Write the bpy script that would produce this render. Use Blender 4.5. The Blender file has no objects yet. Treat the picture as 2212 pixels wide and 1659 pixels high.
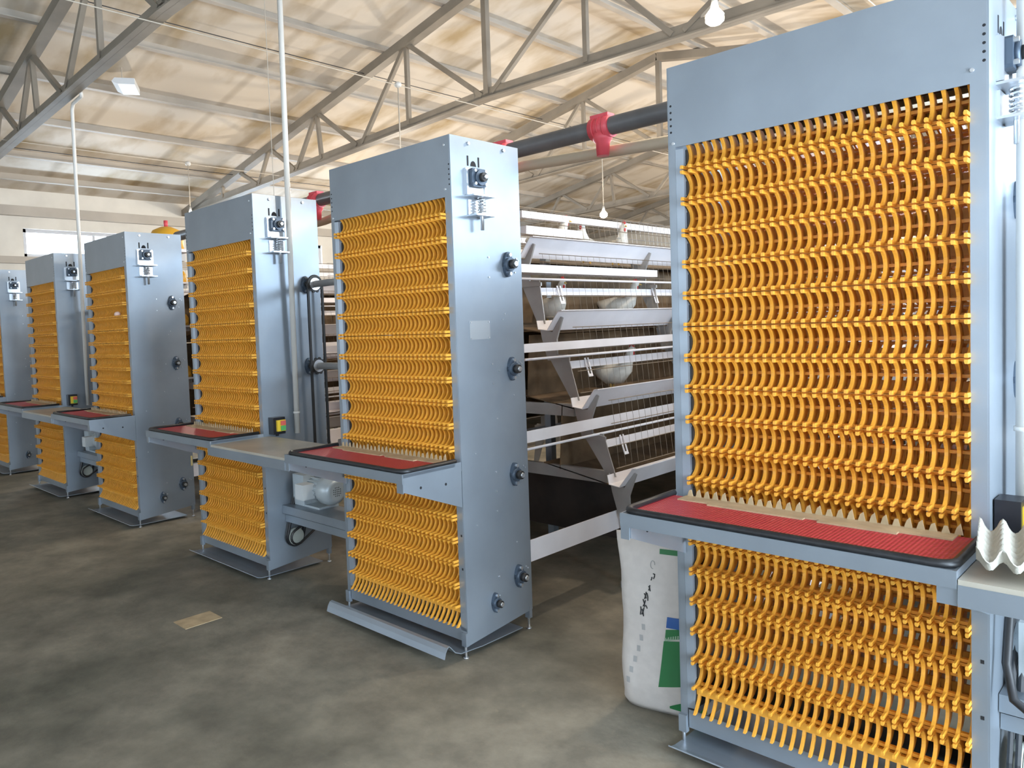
import bpy, math, random
from mathutils import Vector, Matrix
random.seed(7)
PI = math.pi
COL = bpy.context.scene.collection
SC = bpy.context.scene

# ------------------------------------------------------------------ materials
def new_mat(name):
    m = bpy.data.materials.new(name); m.use_nodes = True
    nt = m.node_tree; b = nt.nodes['Principled BSDF']
    return m, nt, b

def mat(name, col, rough=0.5, metal=0.0, var=0.0, scale=8.0, bump=0.0, bscale=60.0, col2=None, coat=0.0, spec=None):
    m, nt, b = new_mat(name)
    b.inputs['Roughness'].default_value = rough
    b.inputs['Metallic'].default_value = metal
    if spec is not None: b.inputs['Specular IOR Level'].default_value = spec
    b.inputs['Base Color'].default_value = (*col, 1)
    if coat: b.inputs['Coat Weight'].default_value = coat
    tc = nt.nodes.new('ShaderNodeTexCoord')
    if var or col2:
        n = nt.nodes.new('ShaderNodeTexNoise'); n.inputs['Scale'].default_value = scale; n.inputs['Detail'].default_value = 5
        r = nt.nodes.new('ShaderNodeValToRGB')
        c2 = col2 or tuple(max(0, c * (1 - var)) for c in col)
        r.color_ramp.elements[0].position = 0.35; r.color_ramp.elements[1].position = 0.65
        r.color_ramp.elements[0].color = (*c2, 1); r.color_ramp.elements[1].color = (*col, 1)
        nt.links.new(tc.outputs['Object'], n.inputs['Vector'])
        nt.links.new(n.outputs['Fac'], r.inputs['Fac']); nt.links.new(r.outputs['Color'], b.inputs['Base Color'])
    if bump:
        n2 = nt.nodes.new('ShaderNodeTexNoise'); n2.inputs['Scale'].default_value = bscale; n2.inputs['Detail'].default_value = 4
        bp = nt.nodes.new('ShaderNodeBump'); bp.inputs['Strength'].default_value = bump; bp.inputs['Distance'].default_value = 0.01
        nt.links.new(tc.outputs['Object'], n2.inputs['Vector'])
        nt.links.new(n2.outputs['Fac'], bp.inputs['Height']); nt.links.new(bp.outputs['Normal'], b.inputs['Normal'])
    return m

M = {}
M['galv'] = mat('galvanised_sheet', (0.32, 0.36, 0.405), 0.37, 0.5, 0.14, 3.0, 0.03, 25)
M['galv_front'] = M['galv']
M['zinc'] = mat('zinc_hardware', (0.70, 0.72, 0.75), 0.28, 0.85)
M['castblue'] = mat('blue_cast_iron', (0.075, 0.10, 0.135), 0.4, 0.35)
M['dark'] = mat('dark_steel', (0.035, 0.033, 0.032), 0.45, 0.4)
M['cage_wire'] = mat('rusty_cage_wire', (0.20, 0.16, 0.12), 0.6, 0.3)
M['hole'] = mat('dark_slot', (0.012, 0.012, 0.014), 0.8)
M['white_steel'] = mat('pale_painted_steel', (0.80, 0.77, 0.79), 0.42, 0.0, 0.10, 4.0)
M['cage_steel'] = mat('dull_cage_steel', (0.40, 0.385, 0.37), 0.5, 0.45, 0.2, 5.0)
M['orange'] = mat('orange_hook_plastic', (0.84, 0.39, 0.045), 0.42, 0, 0.12, 30.0)
M['rubber'] = mat('black_rubber', (0.018, 0.018, 0.02), 0.45, 0, 0.4, 40)
M['paper'] = mat('tan_card', (0.52, 0.38, 0.22), 0.8, 0, 0.25, 14)
M['truss'] = mat('painted_truss_steel', (0.27, 0.235, 0.19), 0.55, 0.1, 0.25, 3.0)
M['purlin'] = mat('painted_purlin', (0.47, 0.42, 0.36), 0.6, 0.0, 0.15, 2.0)
M['pipe_dark'] = mat('dark_feed_pipe', (0.13, 0.125, 0.125), 0.45, 0.0, 0.3, 5)
M['pipe_beige'] = mat('beige_tube', (0.50, 0.42, 0.31), 0.5)
M['red_plastic'] = mat('red_plastic', (0.72, 0.085, 0.11), 0.4)
M['conduit'] = mat('white_conduit_plastic', (0.68, 0.65, 0.60), 0.35)
M['black_box'] = mat('black_plastic', (0.012, 0.012, 0.016), 0.35)
M['yellow_face'] = mat('yellow_plastic', (0.75, 0.52, 0.04), 0.4)
M['red_button'] = mat('red_button_plastic', (0.65, 0.12, 0.10), 0.35)
M['green_button'] = mat('green_button_plastic', (0.10, 0.40, 0.12), 0.35)
M['tank'] = mat('yellow_tank_plastic', (0.72, 0.38, 0.03), 0.4, 0, 0.1, 9)
M['motor'] = mat('pale_motor_paint', (0.55, 0.60, 0.62), 0.35, 0.2, 0.1, 9)
M['pulp'] = mat('moulded_pulp', (0.52, 0.49, 0.42), 0.9, 0, 0.08, 60, 0.25, 200)
M['sack'] = mat('white_woven_sack', (0.64, 0.59, 0.55), 0.6, 0, 0.07, 30, 0.12, 40)
M['ink'] = mat('black_ink', (0.03, 0.03, 0.03), 0.7)
M['ink_faint'] = mat('faint_grey_ink', (0.40, 0.39, 0.38), 0.7)
M['green_print'] = mat('green_print', (0.02, 0.17, 0.05), 0.5)
M['blue_print'] = mat('blue_print', (0.02, 0.10, 0.34), 0.5)
M['pale_print'] = mat('pale_green_print', (0.30, 0.42, 0.30), 0.5)
M['curtain'] = mat('brown_dirty_board', (0.20, 0.13, 0.07), 0.85, 0, 0.5, 6, 0.2, 20)
M['pit'] = mat('pit_shade_black', (0.035, 0.025, 0.02), 0.9, 0, 0.4, 8)  # near-black colour stands in for the shade under the cages
M['hen'] = mat('white_feathers', (0.70, 0.67, 0.60), 0.85, 0, 0.12, 40)
M['comb'] = mat('red_comb_skin', (0.50, 0.03, 0.03), 0.6)
M['beak'] = mat('yellow_beak', (0.6, 0.38, 0.08), 0.5)
M['counter'] = mat('worn_tan_counter', (0.50, 0.45, 0.37), 0.42, 0.1, 0.22, 3.5)
M['cable'] = mat('black_cable', (0.02, 0.02, 0.022), 0.5)
M['wire'] = mat('pale_wire', (0.50, 0.44, 0.36), 0.6)
M['wall'] = mat('whitewashed_wall', (0.74, 0.70, 0.63), 0.85, 0, 0.12, 2.5, 0.1, 12)
M['winframe'] = mat('painted_window_frame', (0.45, 0.45, 0.47), 0.5)

def mat_floor():
    m, nt, b = new_mat('worn_concrete')
    N = nt.nodes.new; L = nt.links.new
    tc = N('ShaderNodeTexCoord')
    def noise(s, d=6, rough=0.55):
        n = N('ShaderNodeTexNoise'); n.inputs['Scale'].default_value = s; n.inputs['Detail'].default_value = d
        n.inputs['Roughness'].default_value = rough
        L(tc.outputs['Object'], n.inputs['Vector']); return n
    def ramp(n, p0, c0, p1, c1):
        r = N('ShaderNodeValToRGB'); e = r.color_ramp.elements
        e[0].position = p0; e[0].color = (*c0, 1); e[1].position = p1; e[1].color = (*c1, 1)
        L(n.outputs['Fac'], r.inputs['Fac']); return r
    a = ramp(noise(0.9, 5), 0.36, (0.120, 0.114, 0.088), 0.64, (0.29, 0.258, 0.205))
    c = ramp(noise(4.5, 8, 0.65), 0.35, (0.62, 0.61, 0.58), 0.70, (1.12, 1.10, 1.05))
    d = ramp(noise(17, 6, 0.7), 0.62, (1, 1, 1), 0.76, (1.35, 1.30, 1.2))
    m1 = N('ShaderNodeMix'); m1.data_type = 'RGBA'; m1.blend_type = 'MULTIPLY'; m1.inputs[0].default_value = 1
    m2 = N('ShaderNodeMix'); m2.data_type = 'RGBA'; m2.blend_type = 'MULTIPLY'; m2.inputs[0].default_value = 1
    L(a.outputs['Color'], m1.inputs[6]); L(c.outputs['Color'], m1.inputs[7])
    L(m1.outputs[2], m2.inputs[6]); L(d.outputs['Color'], m2.inputs[7])
    L(m2.outputs[2], b.inputs['Base Color'])
    b.inputs['Roughness'].default_value = 0.72
    bp = N('ShaderNodeBump'); bp.inputs['Strength'].default_value = 0.2; bp.inputs['Distance'].default_value = 0.01
    n = noise(30, 5); L(n.outputs['Fac'], bp.inputs['Height']); L(bp.outputs['Normal'], b.inputs['Normal'])
    return m
M['floor'] = mat_floor()

def mat_ceiling():
    m, nt, b = new_mat('stained_insulation_board')
    N = nt.nodes.new; L = nt.links.new
    tc = N('ShaderNodeTexCoord')
    mp = N('ShaderNodeMapping'); mp.inputs['Scale'].default_value = (0.7, 1.5, 1)
    L(tc.outputs['Object'], mp.inputs['Vector'])
    n = N('ShaderNodeTexNoise'); n.inputs['Scale'].default_value = 1.3; n.inputs['Detail'].default_value = 5; n.inputs['Roughness'].default_value = 0.5
    L(mp.outputs['Vector'], n.inputs['Vector'])
    r = N('ShaderNodeValToRGB'); e = r.color_ramp.elements
    e[0].position = 0.30; e[0].color = (0.40, 0.30, 0.17, 1); e[1].position = 0.52; e[1].color = (0.66, 0.595, 0.51, 1)
    L(n.outputs['Fac'], r.inputs['Fac'])
    # board joints run down the slope
    w = N('ShaderNodeTexWave'); w.wave_type = 'BANDS'; w.bands_direction = 'Y'; w.inputs['Scale'].default_value = 0.26; w.inputs['Distortion'].default_value = 0.15
    L(tc.outputs['Object'], w.inputs['Vector'])
    r2 = N('ShaderNodeValToRGB'); e = r2.color_ramp.elements
    e[0].position = 0.0; e[0].color = (0.78, 0.76, 0.73, 1); e[1].position = 0.03; e[1].color = (1, 1, 1, 1)
    L(w.outputs['Fac'], r2.inputs['Fac'])
    mx = N('ShaderNodeMix'); mx.data_type = 'RGBA'; mx.blend_type = 'MULTIPLY'; mx.inputs[0].default_value = 1
    L(r.outputs['Color'], mx.inputs[6]); L(r2.outputs['Color'], mx.inputs[7])
    L(mx.outputs[2], b.inputs['Base Color'])
    b.inputs['Roughness'].default_value = 0.7
    return m
M['ceiling'] = mat_ceiling()

def mat_mat():
    m, nt, b = new_mat('red_grid_mat')
    N = nt.nodes.new; L = nt.links.new
    tc = N('ShaderNodeTexCoord')
    def wave(d):
        w = N('ShaderNodeTexWave'); w.wave_type = 'BANDS'; w.bands_direction = d; w.inputs['Scale'].default_value = 30
        L(tc.outputs['Object'], w.inputs['Vector']); return w
    a, c = wave('X'), wave('Y')
    mx = N('ShaderNodeMath'); mx.operation = 'MULTIPLY'
    L(a.outputs['Fac'], mx.inputs[0]); L(c.outputs['Fac'], mx.inputs[1])
    r = N('ShaderNodeValToRGB'); e = r.color_ramp.elements
    e[0].color = (0.40, 0.02, 0.035, 1); e[1].color = (0.72, 0.09, 0.10, 1)
    L(mx.outputs[0], r.inputs['Fac']); L(r.outputs['Color'], b.inputs['Base Color'])
    bp = N('ShaderNodeBump'); bp.inputs['Strength'].default_value = 0.5; bp.inputs['Distance'].default_value = 0.004
    L(mx.outputs[0], bp.inputs['Height']); L(bp.outputs['Normal'], b.inputs['Normal'])
    b.inputs['Roughness'].default_value = 0.45
    return m
M['mat'] = mat_mat()

def mat_glass():
    m, nt, b = new_mat('window_glass')
    nt.nodes.remove(b)
    out = nt.nodes['Material Output']
    t = nt.nodes.new('ShaderNodeBsdfTransparent'); t.inputs[0].default_value = (0.93, 0.95, 0.97, 1)
    g = nt.nodes.new('ShaderNodeBsdfGlossy'); g.inputs['Roughness'].default_value = 0.05
    mx = nt.nodes.new('ShaderNodeMixShader'); mx.inputs[0].default_value = 0.06
    nt.links.new(t.outputs[0], mx.inputs[1]); nt.links.new(g.outputs[0], mx.inputs[2]); nt.links.new(mx.outputs[0], out.inputs[0])
    return m
M['glass'] = mat_glass()

def mat_emit(name, col, s):
    m, nt, b = new_mat(name)
    b.inputs['Base Color'].default_value = (*col, 1)
    b.inputs['Emission Color'].default_value = (*col, 1); b.inputs['Emission Strength'].default_value = s
    return m
M['bulb'] = mat_emit('lit_bulb', (1.0, 0.88, 0.68), 60)

# ------------------------------------------------------------------ mesh builder
class MB:
    def __init__(s): s.v = []; s.f = []; s.sm = []
    def _add(s, vs, fs, smooth=False):
        o = len(s.v); s.v += [tuple(p) for p in vs]
        s.f += [tuple(i + o for i in f) for f in fs]; s.sm += [smooth] * len(fs)
        return s
    def box(s, x0, x1, y0, y1, z0, z1):
        vs = [(x, y, z) for z in (z0, z1) for y in (y0, y1) for x in (x0, x1)]
        return s._add(vs, [(0, 2, 3, 1), (4, 5, 7, 6), (0, 1, 5, 4), (2, 6, 7, 3), (0, 4, 6, 2), (1, 3, 7, 5)])
    def prism(s, poly, axis, a0, a1):
        n = len(poly)
        def P(p, a):
            return {'x': (a, p[0], p[1]), 'y': (p[0], a, p[1]), 'z': (p[0], p[1], a)}[axis]
        vs = [P(p, a0) for p in poly] + [P(p, a1) for p in poly]
        fs = [tuple(range(n)), tuple(range(2 * n - 1, n - 1, -1))] + [(i, i + n, (i + 1) % n + n, (i + 1) % n) for i in range(n)]
        return s._add(vs, fs)
    def strip(s, pts, th, axis, a0, a1):
        """folded sheet: open 2-d profile with a thickness, swept along axis"""
        n = len(pts); up = []; dn = []
        for i, p in enumerate(pts):
            q0 = pts[max(i - 1, 0)]; q1 = pts[min(i + 1, n - 1)]
            d = Vector((q1[0] - q0[0], q1[1] - q0[1])).normalized(); nn = Vector((-d.y, d.x)) * th / 2
            up.append((p[0] + nn.x, p[1] + nn.y)); dn.append((p[0] - nn.x, p[1] - nn.y))
        for i in range(n - 1):
            s.prism([up[i], up[i + 1], dn[i + 1], dn[i]], axis, a0, a1)
        return s
    def tube(s, pts, r, n=10, cap=True, radii=None):
        pts = [Vector(p) for p in pts]; rings = []
        prev = None
        for i, p in enumerate(pts):
            d = (pts[min(i + 1, len(pts) - 1)] - pts[max(i - 1, 0)]).normalized()
            if prev is None:
                a = Vector((0, 0, 1)) if abs(d.z) < 0.9 else Vector((1, 0, 0))
                u = d.cross(a).normalized()
            else:
                u = (prev - d * prev.dot(d)).normalized()
            prev = u; w = d.cross(u); rr = radii[i] if radii else r
            rings.append([p + (u * math.cos(t) + w * math.sin(t)) * rr for t in [2 * PI * k / n for k in range(n)]])
        vs = [v for rg in rings for v in rg]; fs = []
        for i in range(len(pts) - 1):
            for k in range(n):
                fs.append((i * n + k, i * n + (k + 1) % n, (i + 1) * n + (k + 1) % n, (i + 1) * n + k))
        s._add(vs, fs, n > 6)
        if cap:
            o = len(s.v) - len(vs)
            s.f.append(tuple(o + k for k in range(n - 1, -1, -1))); s.sm.append(False)
            e = o + (len(pts) - 1) * n
            s.f.append(tuple(e + k for k in range(n))); s.sm.append(False)
        return s
    def cyl(s, c, axis, r, h, n=16):
        c = Vector(c); d = {'x': Vector((1, 0, 0)), 'y': Vector((0, 1, 0)), 'z': Vector((0, 0, 1))}[axis]
        return s.tube([c, c + d * h], r, n)
    def ball(s, c, r, n=12, m=8, sc=(1, 1, 1)):
        vs = []; fs = []
        for j in range(m + 1):
            t = PI * j / m
            for k in range(n):
                a = 2 * PI * k / n
                vs.append((c[0] + r * sc[0] * math.sin(t) * math.cos(a), c[1] + r * sc[1] * math.sin(t) * math.sin(a), c[2] + r * sc[2] * math.cos(t)))
        for j in range(m):
            for k in range(n):
                fs.append((j * n + k, (j + 1) * n + k, (j + 1) * n + (k + 1) % n, j * n + (k + 1) % n))
        return s._add(vs, fs, True)
    def mesh(s, name, m):
        me = bpy.data.meshes.new(name); me.from_pydata(s.v, [], s.f)
        me.polygons.foreach_set('use_smooth', s.sm)
        me.materials.append(M[m] if isinstance(m, str) else m); me.update()
        import bmesh
        bm = bmesh.new(); bm.from_mesh(me); bmesh.ops.recalc_face_normals(bm, faces=bm.faces); bm.to_mesh(me); bm.free()
        return me
    def build(s, name, m, parent=None, loc=None, label=None):
        o = bpy.data.objects.new(name, s.mesh(name, m)); COL.objects.link(o)
        if parent: o.parent = parent
        if loc: o.location = loc
        if label: o['label'] = label
        return o

def part(name, me, parent, loc=(0, 0, 0)):
    o = bpy.data.objects.new(name, me); COL.objects.link(o); o.parent = parent; o.location = loc
    return o
def thing(name, label, cat, loc=(0, 0, 0), group=None, rz=0):
    o = bpy.data.objects.new(name, None); COL.objects.link(o); o.location = loc; o.rotation_euler = (0, 0, rz)
    o.empty_display_size = 0.1
    o['label'] = label; o['category'] = cat
    if group: o['group'] = group
    return o
def tag(o, label, cat, group=None):
    o['label'] = label; o['category'] = cat
    if group: o['group'] = group
    return o
def struct(o): o['kind'] = 'structure'; return o

# ------------------------------------------------------------------ layout numbers (metres)
W, D, H = 0.8805, 0.45, 2.30
XA, XB, XC, XD, XE, XF = 1.908, 0.0, -1.653, -3.564, -5.250, -7.161
TT = 0.885          # packing table height
XL, XR, YF, YB = -8.9, 4.9, -9.0, 15.0
RX = -2.0           # ridge
EGGX, EGGZ = -2.902, 1.674
def top_chord(x): return 3.573 + 0.2 * ((x + 8.6) if x <= RX else (RX * 2 - x + 8.6))
def bottom_chord(x): return 3.545 + 0.0394 * (x + 8.6) if x <= RX else 3.805 - 0.012 * (x - RX)
def ceil_z(x): return top_chord(x) + 0.17

# ------------------------------------------------------------------ setting
struct(MB().box(XL - .2, XR + .2, YF - .2, YB + .2, -0.2, 0).build('floor', 'floor'))
c = MB()
for (a, b_) in ((XL - .1, RX), (RX, XR + .1)):
    c.prism([(a, ceil_z(a)), (b_, ceil_z(b_)), (b_, ceil_z(b_) + .08), (a, ceil_z(a) + .08)], 'y', YF - .2, YB + .2)
struct(c.build('ceiling', 'ceiling'))

WZ0, WZ1 = 2.72, 3.13
def side_wall(name, x0, x1, spans):
    m = MB(); top = ceil_z((x0 + x1) / 2) + .02
    m.box(x0, x1, YF, YB, 0, spans[0][2]); m.box(x0, x1, YF, YB, spans[0][3], top)
    y = YF
    for (a, b_, _, _) in spans:
        m.box(x0, x1, y, a, spans[0][2], spans[0][3]); y = b_
    m.box(x0, x1, y, YB, spans[0][2], spans[0][3])
    return struct(m.build(name, 'wall'))
LW = [(1.0, 3.0, WZ0, WZ1), (4.4, 6.2, WZ0, WZ1), (7.9, 9.7, WZ0, WZ1)]
RWZ0, RWZ1 = 2.1, 3.2
FZ0, FZ1 = 1.0, 3.0
FILL_RW = [(-6.6, -4.4), (-3.8, -1.8)]  # unseen right-wall windows, added to let in fill light
FILL_FW = [(-7.6, -5.0), (-4.2, -1.6), (-0.8, 1.8), (2.4, 4.4)]  # windows added behind the camera for frontal fill
RW = [(0.6, 2.2, RWZ0, RWZ1), (3.0, 5.2, RWZ0, RWZ1), (6.0, 8.6, RWZ0, RWZ1)]
side_wall('wall_left', XL - .15, XL, LW)
def right_wall():
    m = MB(); top = ceil_z(XR + .07) + .02; y = YF; dy0, dy1, dh = DOOR
    m.box(XR, XR + .15, YF, dy0, 0, FZ0); m.box(XR, XR + .15, YF, dy0, FZ1, top); m.box(XR, XR + .15, dy0, dy1, dh, top)
    y = YF
    for (a, b_) in FILL_RW:
        m.box(XR, XR + .15, y, a, FZ0, FZ1); y = b_
    m.box(XR, XR + .15, y, dy0, FZ0, FZ1)
    m.box(XR, XR + .15, dy1, YB, 0, RWZ0); m.box(XR, XR + .15, dy1, YB, RWZ1, top)
    y = dy1
    for (a, b_, _, _) in [r for r in RW if r[0] > 0]:
        m.box(XR, XR + .15, y, a, RWZ0, RWZ1); y = b_
    m.box(XR, XR + .15, y, YB, RWZ0, RWZ1)
    struct(m.build('wall_right', 'wall'))
    f = MB()
    for yy in (dy0, dy1 - .06): f.box(XR - .02, XR + .17, yy, yy + .06, 0, dh)
    f.box(XR - .02, XR + .17, dy0, dy1, dh - .06, dh)
    struct(f.build('door_1', 'winframe'))
DOOR = (-1.45, -.05, 2.5)
right_wall()
def gable(name, y0, y1, spans=()):
    m = MB()
    zl = FZ0 if spans else 0
    if spans: m.box(XL, XR, y0, y1, 0, FZ0)
    zt = FZ1 if spans else zl
    m.prism([(XL, zt), (XR, zt), (XR, ceil_z(XR)), (RX, ceil_z(RX)), (XL, ceil_z(XL))], 'y', y0, y1)
    x = XL
    for (a, b_) in spans:
        m.box(x, a, y0, y1, FZ0, FZ1); x = b_
    if spans: m.box(x, XR, y0, y1, FZ0, FZ1)
    return struct(m.build(name, 'wall'))
gable('wall_front', YF - .15, YF, FILL_FW)
gable('wall_back', YB, YB + .15)
k = 0
for x, spans in ((XL - .08, LW), (XR + .08, RW + [(a, b_, FZ0, FZ1) for (a, b_) in FILL_RW])):  # right-hand spans end with the added fill windows
    for (a, b_, z0, z1) in spans:
        k += 1
        f = MB()
        f.box(x - .03, x + .03, a, b_, z0, z0 + .05); f.box(x - .03, x + .03, a, b_, z1 - .05, z1)
        f.box(x - .03, x + .03, a, a + .05, z0, z1); f.box(x - .03, x + .03, b_ - .05, b_, z0, z1)
        f.box(x - .02, x + .02, (a + b_) / 2 - .02, (a + b_) / 2 + .02, z0, z1)
        o = struct(f.build('window_%d' % k, 'winframe'))
        MB().box(x - .003, x + .003, a + .05, b_ - .05, z0 + .05, z1 - .05).build('pane', 'glass', o)
for (a, b_) in FILL_FW:  # frames for the added fill windows, out of view
    k += 1
    y = YF - .08; z0, z1 = FZ0, FZ1; f = MB()
    f.box(a, b_, y - .03, y + .03, z0, z0 + .05); f.box(a, b_, y - .03, y + .03, z1 - .05, z1)
    f.box(a, a + .05, y - .03, y + .03, z0, z1); f.box(b_ - .05, b_, y - .03, y + .03, z0, z1)
    f.box((a + b_) / 2 - .02, (a + b_) / 2 + .02, y - .02, y + .02, z0, z1)
    o = struct(f.build('window_%d' % k, 'winframe'))
    MB().box(a + .05, b_ - .05, y - .003, y + .003, z0 + .05, z1 - .05).build('pane', 'glass', o)
# purlins and eave plates (setting)
k = 0
for i in range(7):
    for sgn in (-1, 1):
        k += 1
        x = RX + sgn * (0.55 + i * 1.0)
        z = ceil_z(x)
        if i == 6: x = RX + sgn * 6.3; z = ceil_z(x)
        m = MB().strip([(x - .05, z - .005), (x - .04, z - .10), (x + .03, z - .10)], .008, 'y', YF, YB)
        struct(m.build('trim_%d' % k, 'purlin'))
k += 1
struct(MB().box(XL, XL + .09, YF, YB, 3.30, 3.44).build('trim_%d' % k, 'purlin'))
k += 1
struct(MB().box(XL, XL + .06, YF, YB, 2.62, 2.72).build('trim_%d' % k, 'purlin'))

# ------------------------------------------------------------------ roof trusses
def bar(m, p0, p1, w, h):
    """rectangular bar between two points in an x-z plane; w across y, h in plane"""
    (x0, y, z0), (x1, _, z1) = p0, p1
    d = Vector((x1 - x0, z1 - z0)).normalized(); n = Vector((-d.y, d.x)) * h / 2
    m.prism([(x0 + n.x, z0 + n.y), (x1 + n.x, z1 + n.y), (x1 - n.x, z1 - n.y), (x0 - n.x, z0 - n.y)], 'y', y - w / 2, y + w / 2)
    return m
def make_truss(y, label):
    t = thing('roof_truss', label, 'truss', (RX, y, 0), 'steel roof trusses')
    def loc(x, z): return (x - RX, 0, z)
    for sgn in (-1, 1):
        X = lambda u: RX + sgn * u
        e = 6.85
        bar(MB(), loc(X(e), top_chord(X(e))), loc(RX, top_chord(RX)), .11, .10).build('top_chord', 'truss', t)
        # paired angles of the bottom chord
        m = MB(); bar(m, loc(X(e), bottom_chord(X(e))), loc(RX, bottom_chord(RX)), .02, .115)
        a = loc(X(e), bottom_chord(X(e)) - .05); b_ = loc(RX, bottom_chord(RX) - .05)
        bar(m, a, b_, .12, .014)
        m.build('bottom_chord', 'truss', t)
        web = [((5.525, 'b'), (5.525, 't')), ((5.015, 't'), (4.50, 'b')), ((4.14, 't'), (4.45, 'b')), ((4.14, 't'), (3.52, 'b')),
               ((2.97, 't'), (3.47, 'b')), ((2.97, 't'), (2.90, 'b')), ((2.97, 't'), (2.15, 'b')), ((1.20, 't'), (2.05, 'b')),
               ((1.20, 't'), (1.20, 'b')), ((1.20, 't'), (0.07, 'b'))]
        for (u0, k0), (u1, k1) in web:
            z0 = (top_chord if k0 == 't' else bottom_chord)(X(u0)); z1 = (top_chord if k1 == 't' else bottom_chord)(X(u1))
            bar(MB(), loc(X(u0), z0), loc(X(u1), z1), .045, .045).build('web_bar', 'truss', t)
    bar(MB(), loc(RX, bottom_chord(RX)), loc(RX, top_chord(RX)), .06, .06).build('king_post', 'truss', t)
    return t
make_truss(0.10, 'dark steel roof truss nearest the camera, crossing the upper left corner')
make_truss(3.45, 'steel roof truss with tall king post just behind the row of egg elevators')
make_truss(6.80, 'steel roof truss seen above the dark feed pipe and its red outlet')
make_truss(10.15, 'pale steel roof truss below the beige tube, behind the small distant bulb')
make_truss(13.50, 'farthest pale steel roof truss, low over the distant cages')

# ------------------------------------------------------------------ egg elevators
PITCH = 0.102
NH = 28; HX0 = 0.062; HP = 0.0287
def hook_profile(n=10):
    pts = []
    for i in range(n + 1):
        t = i / n
        z = -0.006 - t * (PITCH - 0.012)
        yy = -0.020 + 0.050 * (math.sin(PI * t) ** 0.55)
        pts.append((yy, z))
    return pts
def hook_row(top=False, back=False):
    m = MB(); prof = hook_profile()
    if top: prof = [p for p in prof if p[1] < -.010]
    for i in range(NH):
        x = HX0 + i * HP
        w = 0.0044
        for j in range(len(prof) - 1):
            (y0, z0), (y1, z1) = prof[j], prof[j + 1]
            m._add([(x - w, y0, z0), (x + w, y0, z0), (x + w * .6, y0 + .046, z0), (x - w * .6, y0 + .046, z0),
                    (x - w, y1, z1), (x + w, y1, z1), (x + w * .6, y1 + .046, z1), (x - w * .6, y1 + .046, z1)],
                   [(0, 1, 5, 4), (1, 2, 6, 5), (2, 3, 7, 6), (3, 0, 4, 7)])
        if not top: m.prism([(x - .0040, -.0025), (x - .0046, -.008), (x - .0028, -.0135), (x + .0028, -.0135), (x + .0046, -.008), (x + .0040, -.0025)], 'y', -.032, .010)
        m.prism([(x - .0040, -PITCH + .0025), (x - .0046, -PITCH + .008), (x - .0028, -PITCH + .0135), (x + .0028, -PITCH + .0135), (x + .0046, -PITCH + .008), (x + .0040, -PITCH + .0025)], 'y', -.032, .010)
    xa, xb = HX0 - .008, HX0 + (NH - 1) * HP + .012
    if not top: m.box(xa, xb, .020, .032, -.010, -.0012)
    m.box(xa, xb, .020, .032, -PITCH + .0012, -PITCH + .010)
    m.box(xa, xb, .050, .072, -.0555, -.0465)
    if back:
        m.box(xa, xb, .060, .066, -.086, -.020)
    return m
ROW = hook_row().mesh('hook_row', 'orange')
ROW_TOP = hook_row(top=True).mesh('hook_row_top', 'orange')
def finger_row():
    m = MB()
    for i in range(NH):
        x = HX0 + i * HP; w = .0042
        pts = [(.012, 0), (.014, -.02), (.006, -.045), (-.010, -.068), (-.026, -.086)]
        for j in range(4):
            (y0, z0), (y1, z1) = pts[j], pts[j + 1]; d = .014
            m._add([(x - w, y0, z0), (x + w, y0, z0), (x + w, y0 + d, z0), (x - w, y0 + d, z0),
                    (x - w, y1, z1), (x + w, y1, z1), (x + w, y1 + d, z1), (x - w, y1 + d, z1)],
                   [(0, 1, 5, 4), (1, 2, 6, 5), (2, 3, 7, 6), (3, 0, 4, 7), (4, 5, 6, 7), (0, 3, 2, 1)])
    m.box(HX0 - .008, HX0 + (NH - 1) * HP + .012, .012, .03, -.03, -.004)
    return m
FING = finger_row().mesh('finger_row', 'orange')
def return_belt():
    src = hook_row(back=True); m = MB()
    for k in range(18):
        z0 = 2.09 - k * PITCH
        o = len(m.v)
        m.v += [(x, 0.395 - y, z + z0) for (x, y, z) in src.v]
        m.f += [tuple(i + o for i in f) for f in src.f]; m.sm += src.sm
    return m
RET = return_belt().mesh('return_belt', 'orange')

ME = {}
def cached(name, matn, fn):
    if name not in ME:
        ME[name] = fn(MB()).mesh(name, matn)
    return ME[name]

def panel(x0, x1):
    return lambda m: m.prism([(0, .055), (D, .095), (D, H), (0, H)], 'x', x0, x1)
def bearing(parent, x, y, z, s=1.0):
    """flanged bearing on a side panel; children of the bearing are its sub-parts"""
    def body(m):
        pts = []
        for i in range(24):
            a = 2 * PI * i / 24
            pts.append((.030 * math.cos(a), .058 * math.sin(a) * (0.75 + .25 * abs(math.sin(a)))))
        m.prism(pts, 'x', 0, .016); return m.cyl((.0, 0, 0), 'x', .031, .030, 20)
    def hub(m): m.cyl((.028, 0, 0), 'x', .021, .026, 18); return m
    def shaft(m): return m.cyl((.05, 0, 0), 'x', .012, .012, 14)
    def bolts(zz): return lambda m: m.cyl((.014, 0, zz), 'x', .009, .014, 6)
    o = part('flange_bearing', cached('flange_bearing', 'castblue', body), parent, (x, y, z)); o.scale = (s, s, s)
    part('bearing_hub', cached('bearing_hub', 'dark', hub), o)
    part('shaft_end', cached('shaft_end', 'zinc', shaft), o)
    for zz in (.043, -.043):
        part('bolt', cached('bearing_bolt%s' % (zz > 0), 'zinc', bolts(zz)), o)
    return o
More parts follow.
